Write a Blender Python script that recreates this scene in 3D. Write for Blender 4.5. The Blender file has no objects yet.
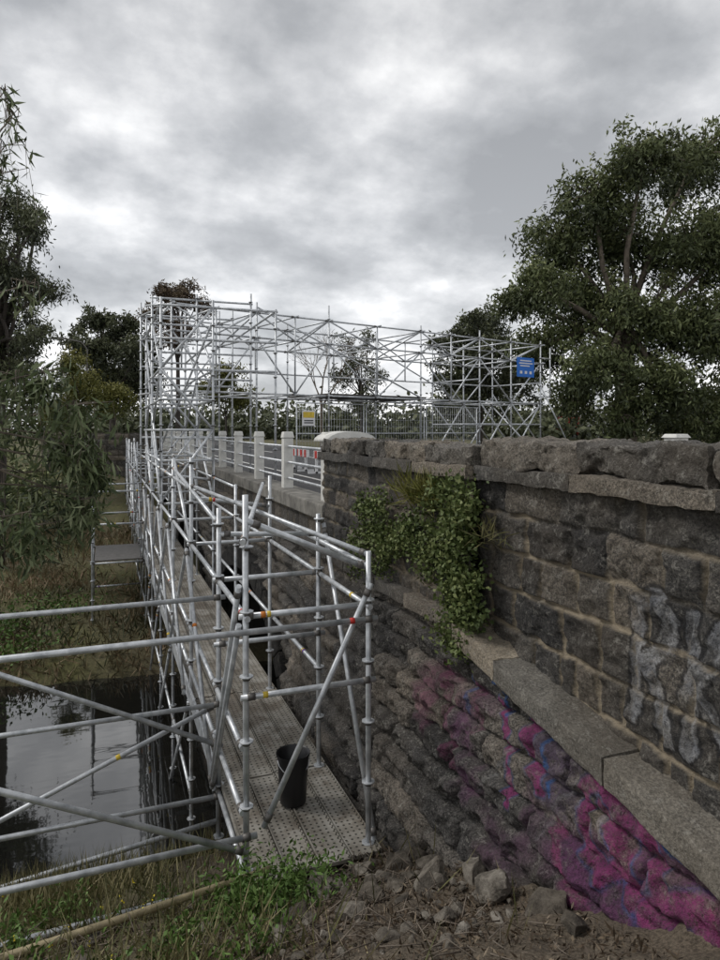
import bpy, math, random
import numpy as np
from mathutils import Vector
random.seed(7); rng=np.random.default_rng(7)
D=bpy.data; scene=bpy.context.scene

# ---------------------------------------------------------------- noise
def _h(i,j,k):
    n=(i*374761393+j*668265263+k*1274126177)&0xffffffff
    n=((n^(n>>13))*1274126177)&0xffffffff
    n=(n^(n>>16))&0xffff
    return n/65535.0
def vn(p,lin=False):
    p=np.asarray(p,float)
    b=np.floor(p).astype(np.int64); f=p-b
    if not lin: f=f*f*(3-2*f)
    i,j,k=b[:,0],b[:,1],b[:,2]; u,v,w=f[:,0],f[:,1],f[:,2]
    def L(a,b_,t): return a+(b_-a)*t
    x00=L(_h(i,j,k),_h(i+1,j,k),u); x10=L(_h(i,j+1,k),_h(i+1,j+1,k),u)
    x01=L(_h(i,j,k+1),_h(i+1,j,k+1),u); x11=L(_h(i,j+1,k+1),_h(i+1,j+1,k+1),u)
    return L(L(x00,x10,v),L(x01,x11,v),w)*2-1
def fbm(p,oct=4,g=.5,lin=False):
    p=np.asarray(p,float); a=1;s=0;t=0
    for o in range(oct):
        q=p*(2**o)+17.3*o
        if o: 
            c,sn=math.cos(o*.9),math.sin(o*.9); q=np.c_[q[:,0]*c-q[:,1]*sn,q[:,0]*sn+q[:,1]*c,q[:,2]]
        s=s+a*vn(q,lin); t+=a; a*=g
    return s/t
def sst(a,b,x):
    t=np.clip((x-a)/(b-a),0,1); return t*t*(3-2*t)

# ---------------------------------------------------------------- mesh helpers
def empty(name):
    e=D.objects.new(name,None); scene.collection.objects.link(e); return e
def add(name,me,parent=None):
    o=D.objects.new(name,me); scene.collection.objects.link(o)
    if parent: o.parent=parent
    return o
def qmesh(name,V,Q,mats,attrs=None,smooth=False,parent=None,midx=None):
    V=np.asarray(V,np.float32); Q=np.asarray(Q,np.int32); n=Q.shape[1]
    me=D.meshes.new(name)
    me.vertices.add(len(V)); me.vertices.foreach_set("co",V.ravel())
    me.loops.add(Q.size); me.loops.foreach_set("vertex_index",Q.ravel())
    me.polygons.add(len(Q)); me.polygons.foreach_set("loop_start",np.arange(0,Q.size,n,dtype=np.int32))
    me.polygons.foreach_set("loop_total",np.full(len(Q),n,np.int32))
    for m in mats: me.materials.append(m)
    if attrs:
        for k,a in attrs.items():
            at=me.attributes.new(k,'FLOAT_COLOR','POINT'); at.data.foreach_set("color",np.asarray(a,np.float32).ravel())
    me.update(calc_edges=True); me.validate()
    me.polygons.foreach_set("use_smooth",np.full(len(me.polygons),bool(smooth)))
    return add(name,me,parent)
class TB:
    def __init__(s): s.v=[];s.f=[];s.m=[];s.s=[]
    def face(s,idx,m,sm=False): s.f.append(idx);s.m.append(m);s.s.append(sm)
    def path(s,pts,rs,n=8,m=0,caps=True):
        pts=[Vector(p) for p in pts]; b=len(s.v); up=None
        for i,p in enumerate(pts):
            d=(pts[min(i+1,len(pts)-1)]-pts[max(i-1,0)])
            if d.length<1e-6: d=Vector((0,0,1))
            d.normalize()
            if up is None: up=Vector((0,0,1)) if abs(d.z)<.9 else Vector((1,0,0))
            a=d.cross(up).normalized(); c=a.cross(d).normalized(); up=c
            r=rs[i] if hasattr(rs,'__len__') else rs
            for k in range(n):
                t=2*math.pi*k/n; s.v.append(tuple(p+a*math.cos(t)*r+c*math.sin(t)*r))
        for i in range(len(pts)-1):
            for k in range(n):
                k2=(k+1)%n; o=b+i*n
                s.face((o+k,o+k2,o+n+k2,o+n+k),m,True)
        if caps:
            s.face(tuple(b+k for k in reversed(range(n))),m)
            o=b+(len(pts)-1)*n; s.face(tuple(o+k for k in range(n)),m)
    def tube(s,p,q,r=.0242,m=0,n=8): s.path([p,q],r,n,m)
    def box(s,x0,x1,y0,y1,z0,z1,m=0,tx=0,ty=0):
        b=len(s.v)
        s.v+= [(x0,y0,z0),(x1,y0,z0),(x1,y1,z0),(x0,y1,z0),(x0+tx,y0+ty,z1),(x1-tx,y0+ty,z1),(x1-tx,y1-ty,z1),(x0+tx,y1-ty,z1)]
        for f in ((3,2,1,0),(4,5,6,7),(0,1,5,4),(1,2,6,5),(2,3,7,6),(3,0,4,7)): s.face(tuple(b+i for i in f),m)
    def build(s,name,mats,parent=None,bevel=0):
        me=D.meshes.new(name); me.from_pydata(s.v,[],s.f)
        for m in mats: me.materials.append(m)
        me.polygons.foreach_set("material_index",s.m); me.polygons.foreach_set("use_smooth",s.s)
        me.update()
        o=add(name,me,parent)
        if bevel:
            md=o.modifiers.new("bev",'BEVEL'); md.width=bevel; md.segments=2; md.limit_method='ANGLE'
        return o

# ---------------------------------------------------------------- materials
def M(name):
    m=D.materials.new(name); m.use_nodes=True; nt=m.node_tree
    return m,nt,nt.nodes["Principled BSDF"]
def N(nt,t,**kw):
    n=nt.nodes.new(t)
    for k,v in kw.items(): setattr(n,k,v)
    return n
def ramp(nt,fac,stops):
    r=N(nt,"ShaderNodeValToRGB"); e=r.color_ramp.elements
    while len(e)<len(stops): e.new(.5)
    for i,(p,c) in enumerate(stops):
        e[i].position=p; e[i].color=(*c,1) if len(c)==3 else c
    nt.links.new(fac,r.inputs[0]); return r.outputs[0]
def noise(nt,scale,detail=4,rough=.6,vec=None,dist=0):
    n=N(nt,"ShaderNodeTexNoise"); n.inputs["Scale"].default_value=scale; n.inputs["Detail"].default_value=detail
    n.inputs["Roughness"].default_value=rough; n.inputs["Distortion"].default_value=dist
    if vec is None:
        g=N(nt,"ShaderNodeNewGeometry"); vec=g.outputs["Position"]
    nt.links.new(vec,n.inputs["Vector"]); return n.outputs["Fac"]
def mix(nt,f,a,b,mode='MIX'):
    m=N(nt,"ShaderNodeMix",data_type='RGBA',blend_type=mode)
    for s,x in ((m.inputs[0],f),(m.inputs[6],a),(m.inputs[7],b)):
        if hasattr(x,'is_output'): nt.links.new(x,s)
        else: s.default_value=x if not isinstance(x,tuple) else ((*x,1) if len(x)==3 else x)
    return m.outputs[2]
def mmul(nt,a,b):
    m=N(nt,"ShaderNodeMath",operation='MULTIPLY'); nt.links.new(a,m.inputs[0]); nt.links.new(b,m.inputs[1]); return m.outputs[0]
def bump(nt,bs,h,st,dist):
    b=N(nt,"ShaderNodeBump"); b.inputs["Strength"].default_value=st; b.inputs["Distance"].default_value=dist
    nt.links.new(h,b.inputs["Height"]); nt.links.new(b.outputs[0],bs.inputs["Normal"])
def simple(name,c,rough=.7,metal=0,var=.25,sc=8,bmp=.15):
    m,nt,bs=M(name); n=noise(nt,sc)
    lo=tuple(x*(1-var) for x in c); hi=tuple(min(1,x*(1+var)) for x in c)
    nt.links.new(ramp(nt,n,[(.3,lo),(.7,hi)]),bs.inputs["Base Color"])
    bs.inputs["Roughness"].default_value=rough; bs.inputs["Metallic"].default_value=metal
    if bmp: bump(nt,bs,noise(nt,sc*6,2),bmp,.01)
    return m
def stone(name,dark,mid,light,mortar,lich=.5,bs_=.8,grain=.6):
    m,nt,bs=M(name)
    at=N(nt,"ShaderNodeAttribute",attribute_name="blk"); sp=N(nt,"ShaderNodeSeparateColor"); nt.links.new(at.outputs["Color"],sp.inputs[0])
    n1=noise(nt,6,5,.7); n2=noise(nt,60,3,.8); n3=noise(nt,1.3,3,.6)
    c=ramp(nt,n1,[(.33,dark),(.52,mid),(.7,light)])
    c=mix(nt,grain,c,ramp(nt,n2,[(.38,dark),(.62,light)]))
    sh=ramp(nt,sp.outputs[0],[(0,(.4,.4,.42)),(.5,(.95,.94,.93)),(1,(1.9,1.72,1.5))])
    c=mix(nt,1.0,c,sh,'MULTIPLY')
    c=mix(nt,ramp(nt,n3,[(.42,(0,0,0)),(.68,(.5,.5,.5))]),c,(.085,.067,.047))
    li=ramp(nt,noise(nt,15,5,.8),[(.55,(0,0,0)),(.65,(lich,)*3)])
    c=mix(nt,li,c,(.36,.345,.305))
    mo=mix(nt,n2,tuple(x*.45 for x in mortar),mortar)
    c=mix(nt,sp.outputs[1],c,mo)
    pa=N(nt,"ShaderNodeAttribute",attribute_name="paint")
    w=ramp(nt,noise(nt,8,5,.8),[(.38,(.3,.3,.3)),(.52,(1,1,1))]); w2=ramp(nt,n2,[(.34,(.25,.25,.25)),(.5,(1,1,1))])
    pc=mix(nt,ramp(nt,n1,[(.38,(.75,)*3),(.58,(0,)*3)]),pa.outputs["Color"],mix(nt,1.0,pa.outputs["Color"],(.25,.28,.35),'MULTIPLY'))
    c=mix(nt,mmul(nt,mmul(nt,pa.outputs["Alpha"],w),w2),c,pc)
    nt.links.new(c,bs.inputs["Base Color"]); bs.inputs["Roughness"].default_value=.88
    bump(nt,bs,noise(nt,42,4,.8),bs_,.03)
    return m
m_stone=stone("bluestone",(.013,.013,.014),(.056,.053,.05),(.165,.155,.138),(.42,.35,.25),.4,.8,.65)
m_stone2=stone("bluestone_rockfaced",(.012,.012,.012),(.082,.078,.072),(.32,.3,.275),(.06,.053,.045),.65,1.)
m_cap=stone("bluestone_coping",(.025,.025,.025),(.1,.095,.086),(.29,.27,.24),(.2,.18,.14),.55)
m_ledge=stone("ledge_stone",(.07,.066,.058),(.17,.16,.138),(.32,.3,.26),(.2,.18,.14),.5,.6)

def mk_steel():
    m,nt,bs=M("galvanised_steel")
    n=noise(nt,9,3,.6)
    nt.links.new(ramp(nt,n,[(.3,(.38,.4,.42)),(.65,(.72,.74,.76))]),bs.inputs["Base Color"])
    bs.inputs["Metallic"].default_value=.45; bs.inputs["Roughness"].default_value=.42
    return m
m_steel=mk_steel()
m_coup=simple("coupler_steel",(.17,.16,.15),.55,.5)
m_yel=simple("tag_yellow",(.72,.52,.06),.6); m_pur=simple("tag_purple",(.16,.05,.3),.6); m_red=simple("tag_red",(.6,.04,.03),.6); m_org=simple("tag_orange",(.7,.22,.03),.6)
def mk_deck():
    m,nt,bs=M("perforated_steel_deck")
    g=N(nt,"ShaderNodeNewGeometry"); mp=N(nt,"ShaderNodeMapping"); mp.inputs["Scale"].default_value=(19,19,0)
    nt.links.new(g.outputs["Position"],mp.inputs[0])
    fr=N(nt,"ShaderNodeVectorMath",operation='FRACTION'); nt.links.new(mp.outputs[0],fr.inputs[0])
    ds=N(nt,"ShaderNodeVectorMath",operation='DISTANCE'); nt.links.new(fr.outputs[0],ds.inputs[0]); ds.inputs[1].default_value=(.5,.5,0)
    hole=ramp(nt,ds.outputs["Value"],[(.16,(.12,.11,.1)),(.24,(1,1,1))])
    n=noise(nt,4,5,.7); base=ramp(nt,n,[(.3,(.17,.15,.12)),(.5,(.31,.29,.25)),(.7,(.44,.42,.38))])
    base=mix(nt,ramp(nt,noise(nt,2.2,5,.75),[(.5,(0,)*3),(.62,(.7,)*3)]),base,(.13,.1,.07))
    c=mix(nt,1.0,base,hole,'MULTIPLY'); nt.links.new(c,bs.inputs["Base Color"])
    bs.inputs["Metallic"].default_value=.1; bs.inputs["Roughness"].default_value=.65
    return m
m_deck=mk_deck()
m_white=simple("white_painted_concrete",(.7,.69,.65),.7,0,.15,6,.3)
m_conc=simple("concrete",(.2,.19,.17),.9,0,.5,5,.4)
m_asph=simple("asphalt",(.06,.06,.062),.9,0,.3,3,.5)
m_line=simple("line_paint",(.7,.7,.67),.7)
m_black=simple("black_plastic",(.012,.012,.014),.4,0,.2,10,0)
m_wood=simple("weathered_timber",(.36,.3,.18),.7,0,.3,14,.3)
m_board=simple("dark_boards",(.05,.045,.04),.8)
m_dark=simple("dark_stone_soffit",(.04,.038,.035),.95,0,.4,3,.6)
m_bark=simple("gum_bark",(.17,.14,.11),.9,0,.45,5,.6)
m_barkd=simple("dark_bark",(.06,.05,.042),.9,0,.4,5,.6)
m_blue=simple("sign_blue",(.01,.16,.62),.5,0,.05,3,0)
m_signw=simple("sign_white",(.8,.8,.8),.5,0,.03,3,0)
m_carred=simple("truck_red_paint",(.42,.03,.03),.3,0,.1,2,0)
m_glass=simple("dark_glass",(.02,.025,.03),.08,0,.1,2,0)
m_rub=simple("tyre_rubber",(.02,.02,.02),.85)
def mk_rock():
    m,nt,bs=M("rubble_rock"); n=noise(nt,7,5,.75); n2=noise(nt,1.9,2,.5)
    c=ramp(nt,n,[(.32,(.05,.044,.036)),(.5,(.17,.155,.13)),(.66,(.33,.31,.27))])
    c=mix(nt,1.0,c,ramp(nt,n2,[(.4,(.5,.46,.42)),(.6,(1.05,1.02,1.0))]),'MULTIPLY')
    nt.links.new(c,bs.inputs["Base Color"]); bs.inputs["Roughness"].default_value=.92; bump(nt,bs,noise(nt,50,3,.8),.8,.015); return m
m_rock=mk_rock()

def leafmat(name,a,b,c):
    m,nt,bs=M(name)
    at=N(nt,"ShaderNodeAttribute",attribute_name="lc"); sp=N(nt,"ShaderNodeSeparateColor"); nt.links.new(at.outputs["Color"],sp.inputs[0])
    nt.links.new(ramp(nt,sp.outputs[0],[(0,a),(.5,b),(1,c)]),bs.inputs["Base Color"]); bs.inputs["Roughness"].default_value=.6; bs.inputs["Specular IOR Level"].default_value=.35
    return m
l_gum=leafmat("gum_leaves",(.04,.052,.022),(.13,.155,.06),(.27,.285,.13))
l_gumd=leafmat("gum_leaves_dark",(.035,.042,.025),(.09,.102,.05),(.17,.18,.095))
l_red=leafmat("gum_leaves_reddish",(.05,.035,.025),(.13,.09,.055),(.2,.17,.09))
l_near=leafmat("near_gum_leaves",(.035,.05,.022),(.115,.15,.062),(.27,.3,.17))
l_ygr=leafmat("yellow_green_leaves",(.06,.07,.012),(.16,.16,.035),(.28,.26,.08))
l_ivy=leafmat("wall_plant_leaves",(.032,.05,.014),(.095,.13,.036),(.19,.215,.08))
l_grs=leafmat("grass_blades",(.07,.08,.028),(.18,.165,.07),(.36,.31,.17))
l_weed=leafmat("weed_leaves",(.045,.085,.018),(.1,.18,.035),(.19,.28,.08))
l_dry=leafmat("dry_reddish_grass",(.05,.06,.026),(.15,.12,.06),(.3,.21,.13))
l_lit=leafmat("leaf_litter",(.045,.032,.02),(.12,.085,.055),(.3,.24,.17))
l_flow=leafmat("yellow_flowers",(.6,.45,.02),(.75,.6,.03),(.8,.7,.1))

# ---------------------------------------------------------------- terrain
GY=np.array([-600,-3,0,1,3,5,6.3,8,9,10.5,14,15.3,16.2,20,27,36,42,60,600.])
GZ=np.array([-1.4,-1.45,-1.6,-1.75,-2.62,-3.47,-4.0,-5.5,-6.0,-6.2,-6.2,-5.7,-5.2,-4.9,-4.4,-3.3,-1.6,-1.1,-1.0])
def gz(x,y):
    x=np.asarray(x,float);y=np.asarray(y,float); sh=x.shape; x=x.ravel();y=y.ravel()
    yw=y+fbm(np.c_[x*.25,y*.0,x*0+3],2)*1.1*sst(6,9,y)*(1-sst(22,30,y))+ .06*x*sst(8,15,y)*(x<0)*(x>-30)
    z=np.interp(yw,GY,GZ)
    z=z+fbm(np.c_[x*.9,y*.9,x*0],4)*.13*(y<60)
    emb=sst(2.62,2.98,x)*(1-sst(8.9,9.5,y)); z=z*(1-emb)+(-1.32)*emb
    far=sst(2.0,2.9,x)*sst(35.6,37,y)*(1-sst(13,15,x)); z=z*(1-far)+(-1.32)*far
    rt=sst(13.6,16,x)*(sst(15.5,18,y)); z=np.where(rt>0,z*(1-rt)+np.maximum(z,-1.5)*rt,z)
    return z.reshape(sh)
def axis(a,b,lo,hi,step,farstep=1.22):
    pts=list(np.arange(a,b+1e-6,step)); s=step; p=b
    while p<hi: s*=farstep; p+=s; pts.append(min(p,hi))
    s=step;p=a
    while p>lo: s*=farstep; p-=s; pts.insert(0,max(p,lo))
    return np.array(pts)
xs=axis(-6,4,-700,700,.07); ys=axis(0,12,-60,900,.07,1.12)
X,Y=np.meshgrid(xs,ys,indexing='ij'); Z=gz(X,Y)
near=((X>-6)&(X<2.7)&(Y<9))
Z=Z+np.where(near,fbm(np.c_[X.ravel()*5,Y.ravel()*5,X.ravel()*0],4).reshape(X.shape)*.06,0)
nx,ny=X.shape; idx=np.arange(nx*ny).reshape(nx,ny)
Q=np.stack([idx[:-1,:-1],idx[1:,:-1],idx[1:,1:],idx[:-1,1:]],-1).reshape(-1,4)
mg,nt,bs=M("ground_dirt_grass")
g1=noise(nt,.5,5,.6); g2=noise(nt,9,5,.75); g3=noise(nt,60,4,.75)
dirt=mix(nt,.5,ramp(nt,g2,[(.3,(.03,.022,.015)),(.55,(.09,.068,.047)),(.72,(.21,.175,.13))]),ramp(nt,g3,[(.38,(.02,.015,.01)),(.62,(.24,.195,.145))]))
gr=ramp(nt,g2,[(.3,(.045,.047,.016)),(.6,(.13,.125,.045)),(.75,(.24,.2,.1))])
gg=N(nt,"ShaderNodeNewGeometry"); sx=N(nt,"ShaderNodeSeparateXYZ"); nt.links.new(gg.outputs["Position"],sx.inputs[0])
mr=N(nt,"ShaderNodeMapRange"); mr.inputs[1].default_value=1.0; mr.inputs[2].default_value=-.6; mr.inputs[3].default_value=.05; mr.inputs[4].default_value=1
nt.links.new(sx.outputs[0],mr.inputs[0])
far_=N(nt,"ShaderNodeMapRange"); far_.inputs[1].default_value=9; far_.inputs[2].default_value=20; nt.links.new(sx.outputs[1],far_.inputs[0])
mxm=N(nt,"ShaderNodeMath",operation='MAXIMUM'); nt.links.new(mr.outputs[0],mxm.inputs[0]); nt.links.new(far_.outputs[0],mxm.inputs[1])
nt.links.new(mix(nt,mmul(nt,mxm.outputs[0],ramp(nt,g1,[(.3,(.3,)*3),(.6,(1,)*3)])),dirt,gr),bs.inputs["Base Color"]); bs.inputs["Roughness"].default_value=.95
bump(nt,bs,g2,.9,.03)
qmesh("ground",np.c_[X.ravel(),Y.ravel(),Z.ravel()],Q,[mg],smooth=True)

# water
mw,nt,bs=M("creek_water_surface"); bs.inputs["Base Color"].default_value=(.01,.01,.009,1); bs.inputs["Roughness"].default_value=.03; bs.inputs["IOR"].default_value=2.2
mp=N(nt,"ShaderNodeMapping"); mp.inputs["Scale"].default_value=(.8,1.8,1); g=N(nt,"ShaderNodeNewGeometry"); nt.links.new(g.outputs["Position"],mp.inputs[0])
bump(nt,bs,noise(nt,1.6,2,.5,mp.outputs[0]),.05,.05)
t=TB(); t.v+=[(-90,6,-5.52),(60,6,-5.52),(60,19,-5.52),(-90,19,-5.52)]; t.face((0,1,2,3),0); t.build("creek_water",[mw])

# ---------------------------------------------------------------- masonry
def layout(z_hi,z_lo,y0,y1,hh,ll,r,small=.55):
    zs=[z_hi]
    while zs[-1]>z_lo: zs.append(zs[-1]-r.uniform(*hh))
    C=[]
    for j in range(len(zs)-1):
        yb=[y0-r.uniform(0,.5)]
        while yb[-1]<y1+.6: yb.append(yb[-1]+r.uniform(*ll)*(1.0 if r.random()<.7 else small))
        C.append((np.array(yb),[r.random() for _ in yb],[r.random() for _ in yb],[r.uniform(-1,1) for _ in yb],[r.uniform(-1,1) for _ in yb]))
    return np.array(zs),C
def segd(y,z,pts):
    d=np.full(y.shape,9.)
    for (a,b),(c,e) in zip(pts[:-1],pts[1:]):
        vy,vz=c-a,e-b; L=vy*vy+vz*vz+1e-9
        tt=np.clip(((y-a)*vy+(z-b)*vz)/L,0,1)
        d=np.minimum(d,np.hypot(y-a-tt*vy,z-b-tt*vz))
    return d
def hfwall(name,y0,y1,ztop,zbot,xf,res,lay,amp,rough,mat,jw=.012,mort=1.,lean=0,paint=None,cut=None,parent=None,tilt=.0,fine=.006):
    ny=int((y1-y0)/res)+2; yy=np.linspace(y0,y1,ny)
    H=max(ztop(y0)-zbot,ztop(y1)-zbot); nz=int(H/res)+2
    T=np.linspace(0,1,nz)
    zt=np.array([ztop(a) for a in yy])
    Yg=np.repeat(yy[:,None],nz,1); Zg=zt[:,None]*(1-T)[None,:]+zbot*T[None,:]
    y=Yg.ravel(); z=Zg.ravel()
    wy=y+vn(np.c_[y*9,z*9,y*0+1])*.014; wz=z+vn(np.c_[y*7,z*7,y*0+5])*.014+vn(np.c_[y*1.3,z*.2,y*0+8])*.015
    zs,C=lay
    j=np.clip(np.searchsorted(-zs,-wz)-1,0,len(C)-1)
    e=np.zeros(len(y)); sh=np.zeros(len(y)); am=np.zeros(len(y)); rel=np.zeros(len(y)); kk=np.zeros(len(y)); tl=np.zeros(len(y))
    for c in range(len(C)):
        m_=j==c
        if not m_.any(): continue
        yb,s1,s2,t1,t2=C[c]; i=np.clip(np.searchsorted(yb,wy[m_])-1,0,len(yb)-2)
        dz=np.minimum(zs[c]-wz[m_],wz[m_]-zs[c+1]); dy=np.minimum(wy[m_]-yb[i],yb[i+1]-wy[m_])
        e[m_]=np.minimum(dz,dy); sh[m_]=np.array(s1)[i]; am[m_]=.45+1.1*np.array(s2)[i]
        rel[m_]=(wz[m_]-zs[c+1])/(zs[c]-zs[c+1]); kk[m_]=c*31+i
        tl[m_]=np.array(t1)[i]*((wy[m_]-yb[i])/(yb[i+1]-yb[i])-.5)+np.array(t2)[i]*(rel[m_]-.5)
    prof=sst(jw*.6,jw*.6+.014,e)*.85+sst(jw,.06,e)*.15
    pn=np.c_[y*5,z*6.5,kk*3.1]
    fa=fbm(pn,3,.5,True); rg=1-np.abs(fa)*2.6
    disp=prof*(amp*am*(1+lean*(rel-.5))+rough*.8*rg+tilt*tl+rough*.45*fbm(np.c_[y*19,z*19,kk],3,.6,True))
    disp+=fine*vn(np.c_[y*55,z*55,kk])
    x=xf(y,z)-disp
    mo=(1-sst(jw,jw+.006,e))*mort*np.clip(.75+vn(np.c_[y*4,z*4,y*0+9])*1.2,0,1)
    V=np.c_[x,y,z]; idx=np.arange(ny*nz).reshape(ny,nz)
    Q=np.stack([idx[:-1,:-1],idx[:-1,1:],idx[1:,1:],idx[1:,:-1]],-1).reshape(-1,4)[:, ::-1]
    if cut is not None:
        cm=cut(y,z); keep=~cm[Q].any(1); Q=Q[keep]
    P=np.zeros((len(y),4))
    if paint: P=paint(y,z)
    A=np.c_[sh,mo,rel,np.ones(len(y))]
    return qmesh(name,V,Q,[mat],{"blk":A,"paint":P},True,parent)
def rough_boxes(name,boxes,res,amp,mat,parent=None,sc=4.0,shear=None,lin=True):
    VV=[];QQ=[];AA=[];o=0
    for (x0,x1,y0,y1,z0,z1) in boxes:
        s=random.random(); off=random.random()*50
        def grid(a0,a1,b0,b1,f):
            nonlocal o
            na=max(2,int(abs(a1-a0)/res)+2); nb=max(2,int(abs(b1-b0)/res)+2)
            A,B=np.meshgrid(np.linspace(a0,a1,na),np.linspace(b0,b1,nb),indexing='ij')
            p=f(A.ravel(),B.ravel()); i=np.arange(na*nb).reshape(na,nb)+o
            QQ.append(np.stack([i[:-1,:-1],i[1:,:-1],i[1:,1:],i[:-1,1:]],-1).reshape(-1,4))
            VV.append(p); AA.append(np.tile([s,0,0,1],(len(p),1))); o+=len(p)
        one=lambda a,c: np.full(a.shape,c)
        st=len(VV)
        grid(x0,x1,y0,y1,lambda a,b:np.c_[a,b,one(a,z1)])
        grid(x0,x1,y1,y0,lambda a,b:np.c_[a,b,one(a,z0)])
        grid(y0,y1,z0,z1,lambda a,b:np.c_[one(a,x1),a,b])
        grid(y1,y0,z0,z1,lambda a,b:np.c_[one(a,x0),a,b])
        grid(x0,x1,z0,z1,lambda a,b:np.c_[a,one(a,y0),b])
        grid(x1,x0,z0,z1,lambda a,b:np.c_[a,one(a,y1),b])
        c=np.array([(x0+x1)/2,(y0+y1)/2,(z0+z1)/2]); hs=np.array([x1-x0,y1-y0,z1-z0])/2
        for k in range(st,len(VV)):
            p=VV[k]; q=(p-c)/hs
            cr=np.sort(np.abs(q),1)[:,1]; pin=1-.06*sst(.8,1,cr)[:,None]*np.minimum(1,hs.min()/hs)
            p=c+(p-c)*pin
            nz_=np.c_[fbm(p*sc+off,5,.6,lin),fbm(p*sc+off+31,4,.6)*.5,fbm(p*sc+off+77,5,.6,lin)]
            VV[k]=p+nz_*amp
    V=np.concatenate(VV)
    if shear is not None: V[:,2]+=shear(V[:,1])
    return qmesh(name,V,np.concatenate(QQ),[mat],{"blk":np.concatenate(AA),"paint":np.zeros((len(V),4))},True,parent)

def zl(y): return -1.5-max(0,4.62-y)*.17
def zlv(y): return -1.5-np.maximum(0,4.62-y)*.17
PINK=(.33,.035,.17); BLUE=(.025,.12,.36); WHT=(.5,.5,.49); PUR=(.17,.04,.14)
def paint_low(y,z):
    P=np.zeros((len(y),4))
    w=vn(np.c_[y*6,z*6,y*0])*.02; w2=vn(np.c_[y*6,z*6,y*0+7])*.02
    soft=fbm(np.c_[y*3.2,z*3.2,y*0+4],4)
    def stroke(pts,wd,c,a=.95):
        d=segd(y+w2,z+w,pts); k=a*(1-sst(wd*.8,wd*1.12,d)); m_=k>.05
        P[m_,:3]=P[m_,:3]*(1-k[m_])[:,None]+np.array(c)[None,:]*k[m_][:,None]; P[m_,3]=np.maximum(P[m_,3],k[m_])
    def haze(cy,cz,ry,rz,c,a):
        r=((y-cy)/ry)**2+((z-cz)/rz)**2; k=np.clip((1-r)*1.6,0,1)*a*sst(-.3,.1,soft)
        m_=k>.03; P[m_,:3]=np.where(P[m_,3:4]<k[m_][:,None],np.array(c)[None,:],P[m_,:3]); P[m_,3]=np.maximum(P[m_,3],k[m_])
    haze(4.75,-2.2,.5,.35,(.25,.05,.14),.6); haze(4.25,-2.3,.45,.45,PUR,.7); haze(3.8,-2.5,.45,.5,(.12,.05,.1),.7)
    haze(2.7,-2.4,.8,.6,PUR,.85); haze(3.3,-2.1,.5,.35,(.1,.06,.13),.75); haze(2.1,-2.4,.6,.45,PUR,.9)
    loop=[(3.12,-2.05),(2.98,-1.96),(2.84,-2.04),(2.8,-2.3),(2.92,-2.45),(3.06,-2.37),(3.13,-2.2),(3.12,-2.05)]
    leg=[(2.96,-2.1),(2.82,-2.25),(2.72,-2.42)]; e1=[(2.8,-2.1),(2.64,-2.04),(2.58,-2.28)]
    big=[(2.6,-2.42),(2.45,-2.3),(2.3,-2.25),(2.25,-2.45),(2.38,-2.6),(2.58,-2.58)]; b2=[(2.2,-2.2),(2.05,-2.45),(1.9,-2.3)]
    l1=[(3.66,-1.84),(3.64,-2.05),(3.5,-2.25)]; l2=[(3.98,-1.9),(3.82,-2.2),(3.75,-2.45)]
    L_=[(loop,.055),(leg,.05),(e1,.055),(big,.08),(b2,.085),(l1,.055),(l2,.045)]
    for p,wd in L_: stroke(p,wd+.016,BLUE,.7)
    for p,wd in L_: stroke(p,wd,PINK,.92)
    stroke([(4.75,-1.9),(4.62,-2.2),(4.4,-2.5)],.055,PINK,.6); stroke([(4.3,-1.9),(4.2,-2.15)],.05,PINK,.6)
    stroke([(3.3,-2.4),(3.15,-2.6),(2.9,-2.68)],.05,PINK,.8)
    stroke([(3.0,-2.15),(2.92,-2.28)],.018,WHT,.6)
    stroke([(3.4,-1.82),(3.15,-1.86),(2.85,-1.92),(2.65,-1.98),(2.5,-2.08),(2.35,-2.07),(2.1,-2.12),(1.9,-2.18)],.016,BLUE,.95)
    stroke([(3.8,-1.8),(3.6,-1.8),(3.5,-1.92),(3.4,-2.25)],.016,BLUE,.9); stroke([(4.05,-1.78),(3.9,-1.76),(3.93,-1.95)],.018,BLUE,.9)
    stroke([(4.05,-2.5),(3.9,-2.3),(3.8,-2.1)],.018,WHT,.5); stroke([(3.4,-2.5),(3.3,-2.2),(3.2,-2.05)],.012,WHT,.45)
    stroke([(4.4,-1.82),(4.33,-2.1)],.018,BLUE,.7)
    return P
def paint_up(y,z):
    P=np.zeros((len(y),4)); w=vn(np.c_[y*8,z*8,y*0])*.02
    S=[[(2.95,-1.6),(2.92,-1.3),(2.92,-.98),(2.8,-.9),(2.7,-1.0),(2.72,-1.17),(2.87,-1.28)],[(2.84,-1.27),(2.76,-1.42),(2.7,-1.64)]]
    S+=[[(2.56,-.96),(2.56,-1.3),(2.57,-1.64)],[(2.34,-.96),(2.46,-1.2),(2.55,-1.3),(2.42,-1.42),(2.3,-1.66)]]
    S+=[[(2.2,-1.62),(2.18,-1.2),(2.1,-.95),(2.02,-1.2),(1.98,-1.62)],[(2.16,-1.35),(2.02,-1.35)]]
    gap=fbm(np.c_[y*7,z*7,y*0+3],4)
    for s in S:
        d=segd(y+w,z,s); k=d<.07; P[k,:3]=(.012,.012,.014); P[k,3]=.85
    for s in S:
        d=segd(y+w,z,s); k=(d<.046); P[k,:3]=(.36,.36,.36); P[k,3]=np.clip(.6+gap[k]*1.3,.08,.85)
    for s in S:
        d=segd(y+w*1.4+.02,z+.015,s); k=d<=.009; P[k,:3]=(.5,.5,.5); P[k,3]=.6
    return P
wall=empty("bluestone_wall")
r=random.Random(5)
lay_up=layout(-.37,-2.3,0,9,(.17,.3),(.26,.6),r)
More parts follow.
